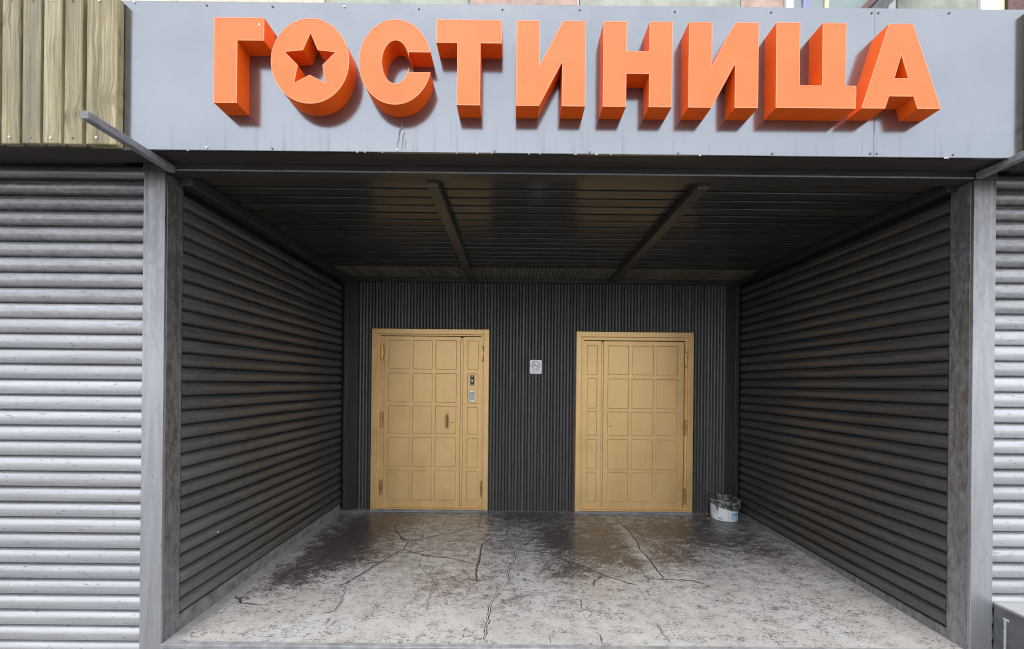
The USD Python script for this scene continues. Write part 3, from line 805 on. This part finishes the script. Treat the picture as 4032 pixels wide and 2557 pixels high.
# ------------------------------------------------------------------ low block at the right column
t = thing("low_block", "low dark grey block with a pale paint drip, right of the right column", "block", (3.4, -0.9, -0.16))
bx = 2.826
part(t, "block_body", cbox(bx, 5.2, -1.9, 0.0, -0.16, 0.285, .003), "block_paint")
part(t, "block_top", cbox(bx + .0015, 5.2, -1.9, 0.0, 0.2855, 0.300, .002), "block_top")
part(t, "paint_drip", cat([box(bx - .0015, bx + .004, -0.060, -0.050, 0.03, 0.225), box(bx - .0018, bx + .004, -0.073, -0.046, 0.225, 0.236)]), "white_paint_drip")
st = []
for (yc, zc, a_, b_) in ((-0.045, -0.0, .016, .05), (-0.075, -0.01, .022, .05), (-0.10, -0.03, .03, .05)):
    e_ = trimesh.creation.icosphere(2, 1.0)
    e_.apply_scale((.0016, a_, b_))
    e_.apply_translation((bx, yc, zc))
    st.append(e_)
part(t, "rust_patch", cat(st), "rust_stain", smooth=True)

# ------------------------------------------------------------------ paint pail, bag, leaf
px, py = 2.440, 2.195
H, R0, R1 = 0.222, 0.138, 0.149
t = thing("paint_pail", "white plastic paint pail standing in the right back corner by the gold door", "pail", (px, py, 0))
prof = np.array([[0, 0.001], [R0 - .006, 0.001], [R0, 0.008], [R0 + (R1 - R0) * .9, H * .9], [R1 + .004, H * .9 + .003], [R1 + .004, H], [R1 - .003, H], [R0 - .004, 0.012], [0, 0.012]])
m = trimesh.creation.revolve(prof, sections=48)
ZP = SLOPE * (py - R0) + 0.002
m.apply_translation((px, py, ZP))
body = part(t, "pail_body", m, "pail_white", smooth=40)


def on_pail(tm, ang, z, off=0.0012):
    """flat lettering (xy plane, reading +x) wrapped round the pail; ang from the side facing -y, positive to the right"""
    vv = np.array(tm.vertices)
    zz = z + vv[:, 1]
    rr = R0 + (R1 - R0) * zz / H + off + np.clip(vv[:, 2], 0, .0008)
    th = ang + vv[:, 0] / R0
    return trimesh.Trimesh(np.c_[px + rr * np.sin(th), py - rr * np.cos(th), zz + ZP], tm.faces, process=False)


def flat(x0, x1, y0, y1):
    m_ = trimesh.creation.box([x1 - x0, y1 - y0, .0006])
    m_ = m_.subdivide().subdivide()
    m_.apply_translation(((x0 + x1) / 2, (y0 + y1) / 2, .0003))
    return m_


try:
    part(t, "pail_lettering", on_pail(meshkit.text_mesh("10кг", 0.016, .0006, True), -0.98, 0.022), "print_grey")
    part(t, "pail_lettering", on_pail(meshkit.text_mesh("Beto", 0.026, .0006, True), 0.16, 0.072), "print_teal")
except Exception:
    part(t, "pail_lettering", on_pail(flat(0, .03, 0, .016), -0.98, 0.022), "print_grey")
part(t, "blue_label", on_pail(flat(0, .10, 0, .080), 0.0, 0.02, .0006), "print_blue")
fine_ = []
for k in range(6):
    w_ = rng.uniform(.05, .075)
    fine_.append(on_pail(flat(0, w_, 0, .0022), -1.45, 0.118 - k * .0085, .0008))
part(t, "small_print", cat(fine_), "print_light")
part(t, "pink_marks", cat([on_pail(flat(0, .010, 0, h_), -0.22, z_, .0008) for z_, h_ in ((.014, .016), (.045, .02), (.075, .012), (.093, .01))]), "print_pink")

nt, ns = 96, 22
bag = thing("rubbish_bag", "thin black plastic bag lining the paint pail, folded over its rim", "bag", (px, py, 0.1))
vv = []
for a_ in np.linspace(0, 2 * math.pi, nt, endpoint=False):
    # a_ = 0 faces the viewer, grows to the right
    drop = 0.062 + 0.034 * math.sin(a_ + 0.45)
    for k in range(ns):
        u = k / (ns - 1)
        if u < 0.4:
            q = u / 0.4
            r_, z_ = 0.10 + (R1 - .006 - 0.10) * q ** .6, 0.06 + (H - 0.06 + .008) * q
        elif u < 0.55:
            q = (u - 0.4) / 0.15 * math.pi
            r_, z_ = R1 + .005 - .011 * math.cos(q), H + .008 + .012 * math.sin(q)
        else:
            q = (u - 0.55) / 0.45
            r_, z_ = R1 + .016 - .008 * q, H + .008 - (drop + .02) * q
        n_ = float(meshkit.fbm(np.array([[math.cos(a_) * 5, math.sin(a_) * 5, u * 5.0]]), 4, 11)[0] - .5)
        n2_ = float(meshkit.noise(np.array([[math.cos(a_) * 14, math.sin(a_) * 14, u * 3.0]]), 5)[0] - .5)
        r_ += n_ * .012 + n2_ * .003
        z_ += n_ * .008 * (1 if u > .3 else .4)
        if u > .5:
            r_ = max(r_, R1 + .0065)
        vv.append((px + r_ * math.sin(a_), py - r_ * math.cos(a_), z_ + ZP))
ff = []
for i in range(nt):
    for k in range(ns - 1):
        a0, a1 = i * ns + k, ((i + 1) % nt) * ns + k
        ff += [(a0, a0 + 1, a1 + 1), (a0, a1 + 1, a1)]
part(bag, "bag_film", trimesh.Trimesh(np.array(vv), ff, process=False), "bag_plastic", smooth=70)
kn_ = []
for k in range(7):
    a_ = -0.94 + rng.uniform(-.05, .05)
    p0 = np.array((px + (R1 + .02) * math.sin(a_), py - (R1 + .02) * math.cos(a_), 0.150 + ZP))
    p1 = p0 + np.array((rng.uniform(-.05, .05), -0.006, rng.uniform(.025, .06)))
    kn_.append(trimesh.creation.cone(.008, 1.0, sections=6).apply_scale((1, .7, np.linalg.norm(p1 - p0))).apply_transform(trimesh.geometry.align_vectors((0, 0, 1), p1 - p0)).apply_translation(p0))
a_ = -0.94
kn_.append(trimesh.creation.icosphere(2, .014).apply_scale((1, .8, 1.1)).apply_translation((px + (R1 + .02) * math.sin(a_), py - (R1 + .02) * math.cos(a_), .152 + ZP)))
kn_.append(trimesh.creation.cone(.009, .045, sections=7).apply_transform(trimesh.transformations.rotation_matrix(math.pi * .93, (0, 1, 0))).apply_translation((px + (R1 + .018) * math.sin(a_), py - (R1 + .018) * math.cos(a_), .15 + ZP)))
part(bag, "knot", cat(kn_), "bag_plastic", smooth=60)

lv = np.array([(0, 0), (.018, .008), (.036, .006), (.048, 0), (.034, -.009), (.016, -.008)])
lf = trimesh.creation.extrude_polygon(Polygon(lv), .002)
lf.vertices[:, 2] += 0.004 + 0.010 * (lf.vertices[:, 0] / .048) ** 2
lf.apply_translation((px - .215, py - .03, SLOPE * py))
m = usdkit.mesh(stage, numbered("/World", "fallen_leaf"), lf, M["dry_leaf_yellow"])
data(m.GetPrim(), label="tiny dry yellow leaf on the floor left of the paint pail", category="leaf")

# ------------------------------------------------------------------ the building behind, seen as a strip above the sign board
YW = 2.35
t = thing("upper_building", "plastered and brick-tiled upper building wall seen above the sign board", "building", (0, YW, 3))
part(t, "wall", box(-14, 14, YW + 0.3, YW + 0.7, 3.02, 9.5), "plaster_green")
part(t, "flat_roof", box(-6, 6, 0.0, YW + 0.3, 3.03, 3.10), "roofing")
part(t, "plaster_panel", box(-2.32, -0.60, YW + 0.005, YW + 0.2995, 3.2, 9), "plaster_green")
part(t, "plaster_panel", box(0.735, 2.66, YW + 0.005, YW + 0.2995, 3.2, 9), "plaster_green")
part(t, "plaster_panel", box(4.55, 5.50, YW + 0.005, YW + 0.2995, 3.2, 9), "plaster_green")


def tile_field(x0, x1, bw, mat, y=YW):
    part(t, "mortar_bed", box(x0, x1, y + 0.006, y + 0.2996, 3.2, 9), "plaster_beige")
    z, r_ = 5.86, 0
    while z < 6.6:
        x = x0 - (bw / 2 if r_ % 2 else 0)
        while x < x1:
            a_, b_ = max(x + .005, x0), min(x + bw - .005, x1)
            if b_ - a_ > .03:
                part(t, "brick", cbox(a_, b_, y + rng.uniform(-.003, .003), y + .02, z, z + .112, .002), mat)
            x += bw
        z += 0.12
        r_ += 1


tile_field(-5.2, -2.33, 0.55, "tile_beige")
tile_field(-0.59, 0.725, 0.259, "tile_peach")
tile_field(2.67, 3.17, 0.259, "tile_peach")
wf = part(t, "window", cat([box(3.2, 3.28, YW - .02, YW + .2, 4.9, 7.2), box(4.42, 4.5, YW - .02, YW + .2, 4.9, 7.2), box(3.28, 4.42, YW - .02, YW + .2, 4.9, 4.98), box(3.28, 4.42, YW - .02, YW + .2, 7.12, 7.2)]), "window_white")
part(wf, "blind", box(3.281, 4.419, YW + .008, YW + .03, 4.981, 7.119), "window_white")
part(wf, "blue_stripe", box(3.40, 3.48, YW - .021, YW + .1, 4.98, 7.12), "strip_blue")
part(wf, "yellow_stripe", box(3.66, 3.70, YW - .021, YW + .1, 4.98, 7.12), "strip_yellow")
part(wf, "pane", trimesh.Trimesh([(3.281, YW - .006, 4.981), (4.419, YW - .006, 4.981), (4.419, YW - .006, 7.119), (3.281, YW - .006, 7.119)], [(0, 1, 2), (0, 2, 3)], process=False), "window_glass")
wf = part(t, "window", box(5.53, 5.80, YW - .01, YW + .2, 4.9, 7.2), "window_white")
part(wf, "yellow_stripe", box(5.76, 5.805, YW - .015, YW + .1, 4.95, 7.15), "strip_yellow")
part(t, "brown_pier", box(5.83, 7.4, YW - .03, YW + .25, 3.2, 9), "red_brown")
t = thing("sloping_awning", "dark sloping awning strut above the right part of the sign board", "awning", (4.1, YW - 0.2, 6.0))
for dx, w_, mt in ((0, .09, "red_brown"), (.12, .16, "block_paint")):
    q = prism([(3.72 + dx, 5.7), (3.72 + dx + w_, 5.7), (4.72 + dx + w_, 6.7), (4.72 + dx, 6.7)], "y", YW - .25, YW - .1)
    part(t, "strut", q, mt)
